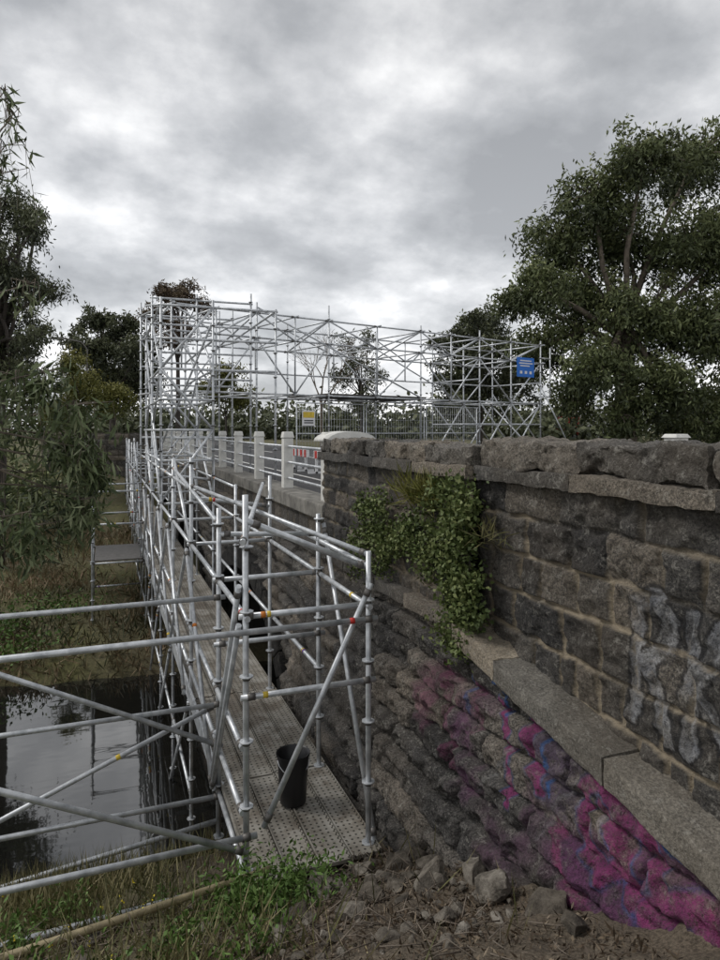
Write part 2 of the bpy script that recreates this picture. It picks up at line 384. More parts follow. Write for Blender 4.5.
hfwall("upper_courses",.9,4.58,lambda y:-.36,-2.25,lambda y,z:2.8+0*y,.0115,lay_up,.014,.038,m_stone,.0115,1,0,paint_up,parent=wall,tilt=.03,fine=.005)
lay_p=layout(-.34,-1.7,4,9,(.14,.25),(.2,.45),r)
hfwall("pier_courses",4.56,8.42,lambda y:-.33,-1.52,lambda y,z:2.73+0*y,.0165,lay_p,.014,.034,m_stone,.0115,.85,0,parent=wall,tilt=.03,fine=.004)
lay_lo=layout(-1.5,-6.8,0,40,(.2,.27),(.6,1.3),r,.6)
def xlow(y,z):
    k=.21*(1-sst(8.6,9.3,y))+.02
    return 2.7-k*(zlv(y)-.15-z)
hfwall("rockfaced_courses",.9,6.4,lambda y:zl(y)-.1,-4.0,xlow,.013,lay_lo,.05,.07,m_stone2,.011,.3,1.3,paint_low,parent=wall,tilt=.05)
t=TB(); t.box(2.88,3.16,.3,8.38,-2.6,-.4,0); t.box(2.74,2.9,8.36,8.43,-1.55,-.34,0); t.build("wall_core",[m_dark],wall)
bx=[];y=.6
while y<8.45:
    l=random.uniform(.75,1.25); y2=min(y+l,8.47)
    if 4.1<y2<4.9: y2=4.55
    if y2-y<.15: break
    pr=.06 if y>=4.5 else 0
    bx.append((2.7-pr,3.24,y+.005,y2-.005,-.39,-.285)); y=y2
rough_boxes("coping_lower",bx,.022,.045,m_cap,wall)
bx=[];y=.6
while y<8.4:
    l=random.uniform(.5,1.3); y2=min(y+l,8.42)
    if 4.1<y2<4.9: y2=4.55
    if y2-y<.15: break
    pr=.06 if y>=4.5 else 0
    bx.append((2.74-pr,3.2,y+.006,y2-.006,-.29,-.085 if y<4.5 else -.13)); y=y2
rough_boxes("coping_upper",bx,.018,.1,m_cap,wall,6)
bx=[];y=.6
while y<4.6:
    y2=min(y+random.uniform(.8,1.3),4.6)
    if y2-y<.1: break
    bx.append((2.53,2.86,y+.003,y2-.003,-.16,0)); y=y2
rough_boxes("sloping_ledge",bx,.02,.022,m_ledge,wall,7,shear=lambda y:zlv(y))
bx=[];y=4.66
while y<8.4:
    y2=min(y+random.uniform(.7,1.05),8.42)
    if y2-y<.1: break
    bx.append((2.57,2.86,y+.003,y2-.003,-1.62,-1.5)); y=y2
rough_boxes("level_ledge",bx,.025,.03,m_cap,wall,6)

bridge=empty("stone_bridge")
ARC=[(9.9,16.3),(19.0,25.4),(28.1,34.5)]; ZS=-4.7; ZC=-2.75
def cutf(y,z):
    c=np.zeros(len(y),bool)
    for a,b in ARC:
        cy=(a+b)/2; R=(b-a)/2; tt=np.clip(1-((y-cy)/R)**2,0,1)
        c|=(np.abs(y-cy)<R)&(z<ZS+(ZC-ZS)*np.sqrt(tt))
    return c
hfwall("spandrel_wall",6.38,37.5,lambda y:-1.6,-6.6,xlow,.04,lay_lo,.05,.065,m_stone2,.016,.4,1.3,cut=cutf,parent=bridge,tilt=.05)
lay_b=layout(-1.24,-1.6,8,38,(.3,.4),(.5,.9),r)
hfwall("string_course_wall",8.42,37.5,lambda y:-1.22,-1.52,lambda y,z:2.8+0*y,.04,lay_b,.02,.02,m_stone,.014,.6,parent=bridge)
bx=[];y=8.44
while y<37.4:
    y2=min(y+1.6,37.5); bx.append((2.6,2.86,y+.006,y2-.006,-1.66,-1.52)); y=y2
rough_boxes("bridge_ledge",bx,.08,.02,m_cap,bridge,5)
t=TB(); y=8.44
while y<37.4:
    y2=min(y+2.25,37.5); t.box(2.7,3.2,y+.006,y2-.006,-1.22,-1.0,0); y=y2
y=8.44
while y<37.4:
    y2=min(y+2.25,37.5); t.box(13.2,13.7,y+.006,y2-.006,-1.22,-.55,0); y=y2
t.build("concrete_kerb",[m_conc],bridge,.02)
t=TB(); t.box(3.05,13.4,8.45,37.5,-1.6,-1.2,0); t.box(13.4,13.6,8.45,9.9,-6.6,-1.3,0)
def arch_pts(a,b,ex=0,n=24):
    cy=(a+b)/2;R=(b-a)/2
    return [(cy-(R+ex)*math.cos(math.pi*k/n),ZS+(ZC-ZS+ex)*math.sin(math.pi*k/n)) for k in range(n+1)]
for a,b in ARC:
    P_=[(a,-6.6)]+arch_pts(a,b)+[(b,-6.6)]; o=len(t.v)
    for (yy,zz) in P_: t.v+=[(2.66,yy,zz),(13.5,yy,zz)]
    for k in range(len(P_)-1): t.face((o+2*k,o+2*k+1,o+2*k+3,o+2*k+2),0)
t.build("arch_barrels",[m_dark],bridge)
t=TB()
for a,b in ARC:
    i=arch_pts(a,b,-.02,22); o_=arch_pts(a,b,.42,22)
    for k in range(22):
        (y0,z0),(y1,z1),(y2,z2),(y3,z3)=i[k],i[k+1],o_[k+1],o_[k]
        s=.96; cy=(y0+y1+y2+y3)/4;cz=(z0+z1+z2+z3)/4
        q=[(cy+(yy-cy)*s,cz+(zz-cz)*s) for yy,zz in((y0,z0),(y1,z1),(y2,z2),(y3,z3))]
        o=len(t.v); t.v+=[(2.5,*p) for p in q]+[(2.8,*p) for p in q]
        for f in((0,1,2,3),(0,4,5,1),(1,5,6,2),(2,6,7,3),(3,7,4,0)): t.face(tuple(o+x for x in f),0)
t.build("voussoirs",[m_cap],bridge,.02)
lay_f=layout(-.2,-5,0,14,(.26,.36),(.4,.9),r)
o=hfwall("far_wing_wall",0,7,lambda y:-.15,-4.6,lambda y,z:0*y,.06,lay_f,.03,.04,m_stone2,.02,.6,parent=bridge)
o.location=(2.9,37.6,0); o.rotation_euler=(0,0,math.radians(62))

# ---------------------------------------------------------------- road
t=TB()
def sheet(x0,x1,y0,y1,z,m=0):
    o=len(t.v); t.v+=[(x0,y0,z),(x1,y0,z),(x1,y1,z),(x0,y1,z)]; t.face((o,o+1,o+2,o+3),m)
sheet(3.2,13.2,-60,140,-1.16)
for yy in range(-10,120,4): sheet(8.1,8.22,yy,yy+2,-1.155,1)
sheet(4.6,4.7,-40,130,-1.155,1); sheet(11.7,11.8,-40,130,-1.155,1)
t.build("road",[m_asph,m_line])
rl=empty("bridge_railing")
t=TB()
ypost=[8.9+2.25*k for k in range(13)]
for yy in ypost:
    px=2.94; t.box(px-.085,px+.085,yy-.085,yy+.085,-1.0,-.14,0); t.box(px-.1,px+.1,yy-.1,yy+.1,-.137,-.03,0,.02,.02)
t.box(13.25,13.65,12.6,13.0,-.55,-.2,0); t.box(13.2,13.7,12.55,13.05,-.197,-.1,0,.06,.06)
t.build("posts",[m_white],rl,.012)
t=TB()
for z in (-.28,-.55,-.82): t.tube((2.94,8.9,z),(2.94,36,z),.022,0)
t.build("rails",[m_steel],rl)
t=TB()
t.box(2.86,3.4,8.5,9.0,-1.0,-.16,0)
o=len(t.v); n=10
for yy in (8.44,9.06):
    for k in range(n+1):
        a=math.pi*k/n; t.v.append((3.13-.36*math.cos(a),yy,-.157+.14*math.sin(a)))
for k in range(n): t.face((o+k,o+k+1,o+n+2+k,o+n+1+k),0,True)
t.face(tuple(o+k for k in range(n+1))[::-1],0); t.face(tuple(o+n+1+k for k in range(n+1)),0)
t.face((o,o+n+1,o+2*n+1,o+n),0)
t.build("end_pillar",[m_white],rl)

# ---------------------------------------------------------------- scaffolding
def gzs(x,y): return float(gz(np.array([x]),np.array([y]))[0])
mats=[m_steel,m_coup,m_yel,m_pur,m_red,m_org]
def tagtube(t,p,q,rd=.0242,tags=True):
    t.tube(p,q,rd)
    p=Vector(p);q=Vector(q);L=(q-p).length;d=(q-p)/max(L,1e-6)
    if L>.7:
        for s in (.05,L-.11): t.tube(p+d*s,p+d*(s+.06),rd+.006,1)
        if tags and random.random()<.45:
            s=random.choice([.17,L-.24,random.uniform(.2,.8)*L])
            c=random.choice([2,2,2,4,5,3]); t.tube(p+d*s,p+d*(s+.04),rd+.0012,c)
            if random.random()<.3: t.tube(p+d*(s+.05),p+d*(s+.08),rd+.0012,4 if c==2 else 2)
def post(t,x,y,z0,z1,ros=True):
    lx=random.uniform(-.012,.012)
    t.tube((x,y,z0),(x+lx,y,z1),.0245)
    if ros:
        z=math.ceil((z0+3.45)/.5)*.5-3.45+.05
        while z<z1-.05:
            t.path([(x,y,z-.005),(x,y,z+.005)],.055,8,0); t.tube((x,y,z-.03),(x,y,z+.0),.03,1); z+=.5
walk=empty("scaffolding")
t=TB(); XL,XR=1.02,2.03
rows=[5.1,6.45,8.6,11,13.5,16,18.5,21,23.5,26,28.5,31,33.5,36]
topL=[-.5,-.75,-.35,-.4,-.15,3.1,3.1,-.3,-.4,-.3,-.5,-.4,-.5,-.4]
topR=[-1.0,-.85,-.6,-.9,-.6,3.2,3.1,-.8,-.9,-.8,-.9,-.8,-.9,-.8]
for i,y in enumerate(rows):
    for x,tp in((XL,topL[i]),(XR,topR[i])): post(t,x,y,max(gzs(x,y),-6.2)-.03,tp)
    for z in (-3.46,-1.45): tagtube(t,(XL-.05,y+.05,z),(XR+.05,y+.05,z))
    if i<2: tagtube(t,(XL-.05,y-.03,-2.05),(XR+.05,y-.03,-2.05))
    if i%2==0 and i>1: tagtube(t,(XL,y,-.85),(XR,y,-1.0))
for i in range(len(rows)-1):
    y0,y1=rows[i],rows[i+1]
    for x in (XL,XR):
        for z in (-3.46,-1.45): tagtube(t,(x,y0-.05,z),(x,y1+.05,z))
    for z in (-2.95,-2.45): tagtube(t,(XL-.03,y0,z),(XL-.03,y1,z))
    if i>0: tagtube(t,(XR+.03,y0,-2.45),(XR+.03,y1,-2.45))
    if 1<i<8: tagtube(t,(XL,y0,-.75),(XL,y1,-.75))
    if 2<i<8: tagtube(t,(XR,y0,-.95),(XR,y1,-.95))
    a,b=(-3.42,-1.5) if i%2 else (-1.5,-3.42)
    tagtube(t,(XL-.06,y0,a),(XL-.06,y1,b),.0235)
    if 1<i<9: tagtube(t,(XL-.09,y0,b+.1 if b<-3 else b),(XL-.09,y1,a),.0235)
    if i>1: tagtube(t,(XL-.05,y0,-3.5),(XL-.05,y1,-5.6),.0235); tagtube(t,(XR,y0,-5.4),(XR,y1,-3.5),.0235)
    if i>1: tagtube(t,(XL,y0,-4.6),(XL,y1,-4.6))
    if i%3==2: tagtube(t,(XL,y0,-1.5),(XL,y1,-.4),.0235)
tagtube(t,(XR,5.03,-1.25),(1.14,5.03,-3.05)); tagtube(t,(XR+.05,6.45,-.95),(XR+.06,5.1,-3.42))
tagtube(t,(XL-.06,5.1,-1.2),(XL-.06,6.5,-3.4)); tagtube(t,(XL,5.1,-.7),(XR+.02,5.16,-1.15))
tagtube(t,(XL,6.45,-1.0),(XR,6.45,-1.05)); tagtube(t,(XR,5.1,-1.12),(XR,8.6,-1.12)); tagtube(t,(XL-.05,5.0,-.85),(XR,9.0,-.72))
tagtube(t,(XL,8.6,-.7),(XR+.05,5.2,-1.05)); tagtube(t,(XL,6.45,-.9),(XL,11,-.6))
t.build("walkway_frame",mats,walk)
t=TB()
for i in range(len(rows)-1):
    y0,y1=rows[i],rows[i+1]
    if i==0: y0=4.95
    w=(XR+.08-XL-.02)/4
    for k in range(4):
        x0=XL+.012+k*w; dz=random.uniform(-.004,.004); dy=random.uniform(-.03,.03) if i==0 else 0
        t.box(x0+.006,x0+w-.006,y0+.012+dy,y1-.012,-3.43+dz,-3.4+dz,0)
        for xx in(x0+.006,x0+w-.018): t.box(xx,xx+.012,y0+.014+dy,y1-.014,-3.398+dz,-3.385+dz,0)
t.box(XL-.035,XL-.005,6.5,36,-3.395,-3.25,1)
t.build("walkway_deck",[m_deck,m_steel],walk)
t=TB()
for y,zz in ((5.0,(-1.53,-3.08)),(6.42,(-1.6,-2.62,-3.5))):
    for z in zz: tagtube(t,(-2.4,y,z),(XL+ (1.05 if z==-1.53 else .06),y,z))
    post(t,-2.4,y,gzs(-2.4,y)-.05,-.9)
for z in (-1.5,-3.1): tagtube(t,(-2.4,5,z),(-2.4,6.42,z))
tagtube(t,(-2.4,4.94,-1.55),(XL-.02,4.94,-3.16)); tagtube(t,(-2.4,6.36,-1.3),(XL+.02,6.36,-3.0))
tagtube(t,(-2.4,6.5,-4.0),(XL,6.5,-2.65)); tagtube(t,(-1.8,6.47,-4.05),(XL+.1,6.47,-3.75))
tagtube(t,(-2.4,4.95,-3.45),(XL,5.02,-3.42))
t.build("side_bay_frame",mats,walk)
t=TB()
for y in (18.5,21):
    post(t,-.3,y,gzs(-.3,y),-1.5)
    for z in (-3.46,-2.45,-1.6,-4.6): tagtube(t,(-.35,y,z),(XL,y,z))
for z in (-3.46,-2.45,-1.6): tagtube(t,(-.3,18.5,z),(-.3,21,z))
t.box(-.25,.95,18.55,20.95,-3.42,-3.39,1)
t.build("side_landing",mats,walk)

gan=empty("scaffolding")
t=TB()
A=Vector((1.5,16.5,0)); E=Vector((14.7,20.1,0)); dv=(E-A); L=dv.length; dh=dv/L; pp=Vector((-dh.y,dh.x,0))*2.3
ts=[0,.083,.165,.25,.33,.455,.58,.675,.77,.885,1.0]; big={0,.165,.33,.58,.77,1.0}
def G(tt,s,z): 
    p=A+dv*tt+pp*s; return (p.x,p.y,z)
for s in (0,1):
    for tt in ts:
        x,y,_=G(tt,s,0)
        if tt in big:
            z0=-1.16 if x>2.9 else -3.4
            post(t,x,y,z0,3.15+random.uniform(.0,.35))
        else: t.tube(G(tt,s,1.7 if s else .95),G(tt,s,3.05),.0235)
    for z in (.95,2.4,3.05): 
        for a,b in zip(ts[:-1],ts[1:]): tagtube(t,G(a,s,z),G(b,s,z),.0242,False)
    for k,(a,b) in enumerate(zip(ts[:-1],ts[1:])):
        if k%2: t.tube(G(a,s,2.4),G(b,s,3.05)); 
        else: t.tube(G(a,s,3.05),G(b,s,2.4)); 
        if s==0 or k in (0,1,8,9): t.tube(G(a,s,.95 if k%2 else 2.4),G(b,s,2.4 if k%2 else .95))
        if s==1: t.tube(G(a,s,1.7),G(b,s,1.7))
t.tube(G(.165,0,3.2),G(.58,0,1.0)); t.tube(G(.5,1,3.2),G(.885,1,1.0))
for k,tt in enumerate(ts):
    for z in (.95,2.4,3.05): t.tube(G(tt,-.08,z),G(tt,1.08,z))
    if tt in big: t.tube(G(tt,0,3.05),G(tt,1,2.4))
for a,b in ((0,.165),(.885,1.0),(.77,.885)):
    for s in (0,1):
        if a>=.5:
            for z in (-.6,.2): t.tube(G(a,s,z),G(b,s,z))
            t.tube(G(a,s,-1.0),G(b,s,.95)); t.tube(G(b,s,-.6),G(a,s,.95))
        else: t.tube(G(a,s,-.2),G(b,s,-.2))
for s in (0,1):
    x,y,_=G(.885,s,0); post(t,x,y,-1.16,3.2)
t.tube(G(1,0,1.6),(16.3,20.0,-1.3)); t.tube(G(1,1,1.4),(16.2,22.6,-1.3)); t.tube(G(1,0,2.6),G(1.04,0,2.6)); t.tube(G(1.04,0,1.2),G(1.04,0,3.0))
t.tube(G(1,0,1.2),G(1.04,0,1.2))
for z in (-.6,.2,.95,1.7): t.tube(G(1,0,z),G(1,1,z)); t.tube(G(.77,0,z),G(.77,1,z))
t.tube(G(1,0,-1),G(1,1,.9)); t.tube(G(1,1,-1),G(1,0,.9))
TY=(13.5,16,18.5)
for y in TY:
    tp=2.6 if y==13.5 else 3.4
    if y==13.5:
        for x in (XL,XR): post(t,x,y,-1.4,tp)
    post(t,3.3,y,-1.16,tp-.1)
    for z in (-.6,.0,.6,1.2,1.8,2.45,3.05):
        if z>tp: continue
        t.tube((XL-.05,y,z),(XR,y,z)); 
        if z>1: t.tube((XR,y,z),(3.35,y,z))
    t.tube((XL,y,-1.4),(XR,y,.0)); t.tube((XR,y,0),(XL,y,1.2)); t.tube((XL,y,1.2),(XR,y,2.45))
for y0,y1 in ((13.5,16),(16,18.5)):
    for x in (XL,XR):
        for z in (-.6,0,.6,1.2,1.8,2.45): t.tube((x,y0,z),(x,y1,z))
        t.tube((x,y0,-1.4),(x,y1,.0)); t.tube((x,y1,0),(x,y0,1.2)); t.tube((x,y0,1.2),(x,y1,2.45))
    t.tube((3.3,y0,2.45),(3.3,y1,2.45))
t.tube((XL,13.5,2.45),(XL,18.5,3.3)); t.tube((XL,13.3,-1.4),(XL,18.7,2.2)); t.tube((XR,13.5,2.2),(XL,18.5,-1.4))
t.build("gantry_frame",mats,gan)
t=TB()
for z in (.985,1.03):
    for a,s in ((.33,.02),(.6,.02),(.6,.98),(.33,.98)): t.v.append(G(a,s,z))
for f in((3,2,1,0),(4,5,6,7),(0,1,5,4),(1,2,6,5),(2,3,7,6),(3,0,4,7)): t.face(tuple(f),0)
t.build("gantry_platform",[m_board],gan)

# ---------------------------------------------------------------- props
t=TB(); c=(1.6,5.87)
t.path([(c[0],c[1],-3.384),(c[0],c[1],-3.37),(c[0],c[1],-3.0),(c[0],c[1],-2.95)],[.11,.118,.142,.145],20,0,False)
t.path([(c[0],c[1],-2.95),(c[0],c[1],-2.93)],[.155,.155],20,0,False)
t.path([(c[0],c[1],-2.93),(c[0],c[1],-2.94),(c[0],c[1],-3.34)],[.155,.138,.112],20,0,False)
o=len(t.v)
for k in range(20): a=2*math.pi*k/20; t.v.append((c[0]+.113*math.cos(a),c[1]+.113*math.sin(a),-3.36))
t.face(tuple(range(o,o+20)),0)
hp=[(c[0]+.15*math.cos(a),c[1]-.1*math.sin(a)-.02,-2.97-.12*math.sin(a)) for a in np.linspace(0,math.pi,10)]
t.path(hp,.004,6,1)
t.build("bucket",[m_black,m_steel])
t=TB(); t.path([(-1.6,4.55,-3.28),(-.3,4.6,-3.22),(1.12,4.7,-3.16)],[.026,.025,.023],8,0); t.build("timber_pole",[m_wood])

def panel(t,c,ax,w,h,z,th,m,off=0):
    nrm=Vector((ax.y,-ax.x,0)); o=len(t.v); c=Vector(c)+nrm*off
    for k in (0,th):
        for sx,sz in((-1,-1),(1,-1),(1,1),(-1,1)): q=c+ax*sx*w/2+nrm*k; t.v.append((q.x,q.y,z+sz*h/2))
    for f in((3,2,1,0),(4,5,6,7),(0,1,5,4),(1,2,6,5),(2,3,7,6),(3,0,4,7)): t.face(tuple(o+i for i in f),m)
bs_=empty("blue_sign"); t=TB(); p=G(.93,-.03,2.05)
panel(t,p,dh,.9,.68,2.2,.02,0,.04); t.build("panel",[m_blue],bs_)
t=TB()
for k,(w,dx) in enumerate(((.6,0),(.72,0),(.5,-.05))): panel(t,Vector(p)+dh*dx,dh,w,.04,2.43-k*.09,.004,0,.063)
for dx in (-.25,0,.25): panel(t,Vector(p)+dh*dx,dh,.12,.1,2.02,.004,0,.063)
t.build("lettering_rows",[m_signw],bs_)
fe=empty("temporary_fence"); t=TB()
f0=Vector((4.9,17.6,0)); f1=Vector((10.5,19.2,0)); fd=(f1-f0).normalized()
for k in range(3):
    a=f0+fd*(k*2.4); b=a+fd*2.3
    for q in (a,b): t.tube((q.x,q.y,-1.16),(q.x,q.y,.75),.02)
    for z in (-1.0,-.1,.75): t.tube((a.x,a.y,z),(b.x,b.y,z),.016)
    for j in range(1,24):
        q=a+fd*(j*2.3/24); t.tube((q.x,q.y,-1.0),(q.x,q.y,.75),.004,0,4)
    for z in np.arange(-.9,.7,.2): t.tube((a.x,a.y,z),(b.x,b.y,z),.004,0,4)
t.build("mesh_panels",[m_steel],fe)
nb=empty("notice_sign"); t=TB(); panel(t,(5.25,17.7,0),fd,.42,.42,.33,.01,0,.03); t.build("panel",[m_signw],nb)
t=TB(); panel(t,(5.25,17.7,0),fd,.36,.16,.42,.003,0,.045); panel(t,(5.25,17.7,0),fd,.3,.03,.26,.003,1,.045); panel(t,(5.25,17.7,0),fd,.3,.03,.2,.003,1,.045); t.build("printing",[m_yel,m_black],nb)
t=TB()
for k in range(4):
    y=11+k*2.2
    t.box(5.2,5.26,y,y+1.6,-.75,-.55,0)
    for j in range(4): t.box(5.193,5.2,y+.1+j*.4,y+.3+j*.4,-.748,-.552,1)
    for yy in (y+.2,y+1.4): t.box(5.2,5.26,yy,yy+.06,-1.15,-.75,0); t.box(5.0,5.46,yy,yy+.08,-1.155,-1.1,0)
t.build("road_barrier",[m_signw,m_red])
t=TB(); lx,ly=-1.0,43.5
t.path([(lx,ly,-1.6),(lx,ly,2),(lx,ly,4.9),(lx-.3,ly,5.3),(lx-1.3,ly,5.5)],[.09,.07,.05,.04,.035],8,0)
t.box(lx-2.0,lx-1.2,ly-.15,ly+.15,5.42,5.54,0,.1,.04); t.build("street_lamp",[m_coup])
tr=empty("red_truck"); t=TB(); ox,oy=49.5,62.5
t.box(ox,ox+1.7,oy,oy+2.1,-.6,1.6,0,.1,.05); t.box(ox+1.75,ox+6,oy-.05,oy+2.15,-.3,1.9,1); t.box(ox,ox+6,oy+.3,oy+1.8,-.85,-.5,2)
t.box(ox+.25,ox+1.3,oy-.01,oy,.5,1.3,3); t.box(ox-.01,ox+.02,oy+.25,oy+1.85,.5,1.3,3)
t.build("body",[m_carred,m_signw,m_black,m_glass],tr,.04)
t=TB()
for wx in (ox+.9,ox+4.2,ox+5.2):
    for wy in (oy+.0,oy+1.85): t.path([(wx,wy,-.75),(wx,wy+.26,-.75)],.45,16,0); t.path([(wx,wy-.01,-.75),(wx,wy+.27,-.75)],.2,12,1)
t.build("wheels",[m_rub,m_steel],tr)

# ---------------------------------------------------------------- vegetation
def leafgeo(C,Ls,Ws,droop,shade,spread=1.0):
    n=len(C); d=rng.normal(size=(n,3))*spread; d[:,2]-=droop; d/=np.linalg.norm(d,axis=1)[:,None]+1e-9
    s=np.cross(d,rng.normal(size=(n,3))); s/=np.linalg.norm(s,axis=1)[:,None]+1e-9
    Ls=np.broadcast_to(Ls,(n,))[:,None]; Ws=np.broadcast_to(Ws,(n,))[:,None]
    V=np.stack([C,C+d*Ls*.45+s*Ws*.5,C+d*Ls,C+d*Ls*.45-s*Ws*.5],1).reshape(-1,3)
    Q=np.arange(4*n).reshape(n,4)
    A=np.repeat(np.c_[shade,shade,shade,np.ones(n)],4,0)
    return V,Q,A
def leaves(name,C,Ls,Ws,droop,mat,shade,parent=None,spread=1.0):
    V,Q,A=leafgeo(C,Ls,Ws,droop,np.clip(shade,0,1),spread); return qmesh(name,V,Q,[mat],{"lc":A},False,parent)
def tree(name,base,th,tr_,lobes,nleaf,Ls,Ws,droop,lm,bark,sub=14,subr=.34,lean=(0,0)):
    e=empty(name); t=TB(); base=Vector(base); top=base+Vector((lean[0],lean[1],th))
    mid=base.lerp(top,.5)+Vector((random.uniform(-.3,.3),random.uniform(-.3,.3),0))*th*.08
    t.path([base-Vector((0,0,.3)),base.lerp(mid,.5),mid,top],[tr_*1.25,tr_,tr_*.85,tr_*.6],9,0)
    C=[];SH=[]
    vol=sum((l[3]*l[4]*l[5])**.67 for l in lobes)
    for (cx,cy,cz,rx,ry,rz) in lobes:
        c=Vector((cx,cy,cz)); st=mid.lerp(top,random.uniform(.4,1))
        b1=st.lerp(c,.5)+Vector((random.uniform(-.2,.2),random.uniform(-.2,.2),.1))*(c-st).length*.4
        t.path([st,b1,c],[tr_*.38,tr_*.25,tr_*.12],6,0)
        n_l=int(nleaf*((rx*ry*rz)**.67)/vol)
        k_=sub; per=max(1,n_l//k_)
        for k in range(k_):
            d=np.array([random.gauss(0,1) for _ in range(3)]); d/=np.linalg.norm(d); rr=random.uniform(.3,1.15)
            sc=np.array([cx+d[0]*rx*rr,cy+d[1]*ry*rr,cz+d[2]*rz*rr])
            if k%2==0: t.path([c,c.lerp(Vector(sc),.6)+Vector((0,0,.1*rz)),Vector(sc)],[tr_*.1,tr_*.06,tr_*.02],5,0,False)
            rm=(rx*ry*rz)**(1/3); f=subr*random.uniform(.45,1.2)*.6; pk=max(6,int(per*random.uniform(.5,1.5)))
            q=rng.normal(size=(pk,3))*rm*f*np.array([1.25,1.25,.85]); q[:,2]-=(q[:,0]**2+q[:,1]**2)/(rm*f*5)
            C.append(sc+q)
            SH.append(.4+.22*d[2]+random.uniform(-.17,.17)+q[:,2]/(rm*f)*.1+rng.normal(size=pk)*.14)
    C=np.concatenate(C); SH=np.concatenate(SH)
    t.build("trunk_and_limbs",[bark],e)
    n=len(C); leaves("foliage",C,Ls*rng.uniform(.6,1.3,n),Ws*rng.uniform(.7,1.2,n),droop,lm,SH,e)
    return e
def P(u,v,d):
    l=(u-360)/665*d; return (.934*l+.358*d,.934*d-.358*l,(430-v)/665*d)
def lobesof(L,d,split=0):
    out=[]
    for (u,v,ru,rv) in L:
        for k in range(split+1):
            uu=u+random.gauss(0,.45)*ru*(k>0); vv=v+random.gauss(0,.5)*rv*(k>0); s=1 if k==0 else random.uniform(.5,.8)
            dd=d+random.uniform(-2,2)*d/30; x,y,z=P(uu,vv,dd); out.append((x,y,z,ru/665*dd*s,ru/665*dd*s,rv/665*dd*s))
    return out
L=[(645,155,40,28),(595,195,40,30),(695,160,42,36),(560,240,38,28),(625,235,44,34),(690,245,46,40),(535,285,32,26),(585,300,42,32),(650,315,46,36),(710,325,45,40),(515,300,20,18),(545,345,30,24),(600,365,38,30),(660,385,42,34),(720,410,45,35),(760,220,50,50),(780,320,60,60),(575,395,22,22),(620,415,26,20),(680,420,30,18)]
x,y,_=P(625,430,27)
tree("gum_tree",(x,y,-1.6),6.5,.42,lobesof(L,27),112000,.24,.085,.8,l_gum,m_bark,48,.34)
L=[(470,330,20,16),(495,320,18,15),(455,345,18,14),(480,360,25,20),(450,375,20,18),(500,350,20,20),(485,395,30,20),(520,380,22,25),(455,405,20,15)]
x,y,_=P(480,430,48); tree("gum_tree",(x,y,-1.3),4.2,.25,lobesof(L,48,1),24000,.34,.13,.5,l_gumd,m_barkd,22,.36)
L=[(350,345,10,9),(368,338,10,9),(358,362,16,11),(343,380,14,12),(373,378,14,13),(360,400,22,10)]
x,y,_=P(362,430,54); tree("gum_tree",(x,y,-1.3),5.0,.14,lobesof(L,54,2),4200,.32,.1,.6,l_gumd,m_barkd,16,.4)
L=[(165,290,12,8),(186,288,14,8),(176,300,18,9),(198,302,12,9),(155,312,15,9),(180,330,18,14)]
x,y,_=P(178,430,42); tree("gum_tree",(x,y,-1.6),7.5,.16,lobesof(L,42,2),8000,.26,.09,.6,l_red,m_barkd,14,.36)
L=[(105,318,18,12),(125,325,18,12),(90,345,18,14),(120,350,25,16),(145,345,15,14),(75,340,12,10),(100,375,30,18),(140,380,24,20)]
x,y,_=P(112,430,46); tree("gum_tree",(x,y,-1.6),5.0,.25,lobesof(L,46,1),22000,.32,.12,.5,l_gumd,m_barkd,18,.38)
L=[(85,385,22,16),(70,365,16,12),(110,400,24,16),(60,405,24,20),(225,375,18,12),(212,390,16,12),(240,395,16,10)]
x,y,_=P(80,430,34); tree("wattle_tree",(x,y,-2.6),3,.12,lobesof(L[:4],34,1),16000,.2,.06,.2,l_ygr,m_barkd,18,.4)
x,y,_=P(226,430,56); tree("wattle_tree",(x,y,-1.6),3,.12,lobesof(L[4:],56,1),7000,.34,.12,.2,l_ygr,m_barkd,14,.42)
L=[(5,205,28,22),(28,225,20,18),(0,260,35,25),(25,285,24,20),(5,320,35,24),(35,340,20,18),(10,370,35,22),(-40,240,50,50),(-60,330,60,50),(38,215,10,10)]
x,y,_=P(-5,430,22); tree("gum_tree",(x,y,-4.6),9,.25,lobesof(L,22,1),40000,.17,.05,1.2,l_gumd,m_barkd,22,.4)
t=TB()
def br(p,d,l,r_,k):
    q=p+d*l; t.path([p,p.lerp(q,.5)+Vector((random.uniform(-.05,.05),)*3)*l,q],[r_,r_*.8,r_*.6],5,0,False)
    if k==0: return
    for _ in range(3 if k>1 else 4):
        nd=(d+Vector((random.gauss(0,.42),random.gauss(0,.42),random.gauss(0.05,.25)))).normalized(); br(q,nd,l*random.uniform(.6,.85),r_*.55,k-1)
x,y,_=P(322,430,50); br(Vector((x,y,-1.3)),Vector((0,0,1)),3.0,.16,5)
t.build("bare_tree",[m_bark])
C=[];S=[]
for k in range(210):
    a=math.radians(random.uniform(-62,75)); d=random.uniform(75,115); x=math.sin(a)*d; y=math.cos(a)*d; h=random.uniform(2.0,5.2)
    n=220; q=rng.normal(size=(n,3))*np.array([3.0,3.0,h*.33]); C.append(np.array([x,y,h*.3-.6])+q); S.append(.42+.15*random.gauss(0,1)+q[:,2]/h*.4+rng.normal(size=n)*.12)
C=np.concatenate(C);S=np.concatenate(S); leaves("distant_trees",C,rng.uniform(.5,1.0,len(C)),.45,.2,l_gumd,S)
C=[];S=[]
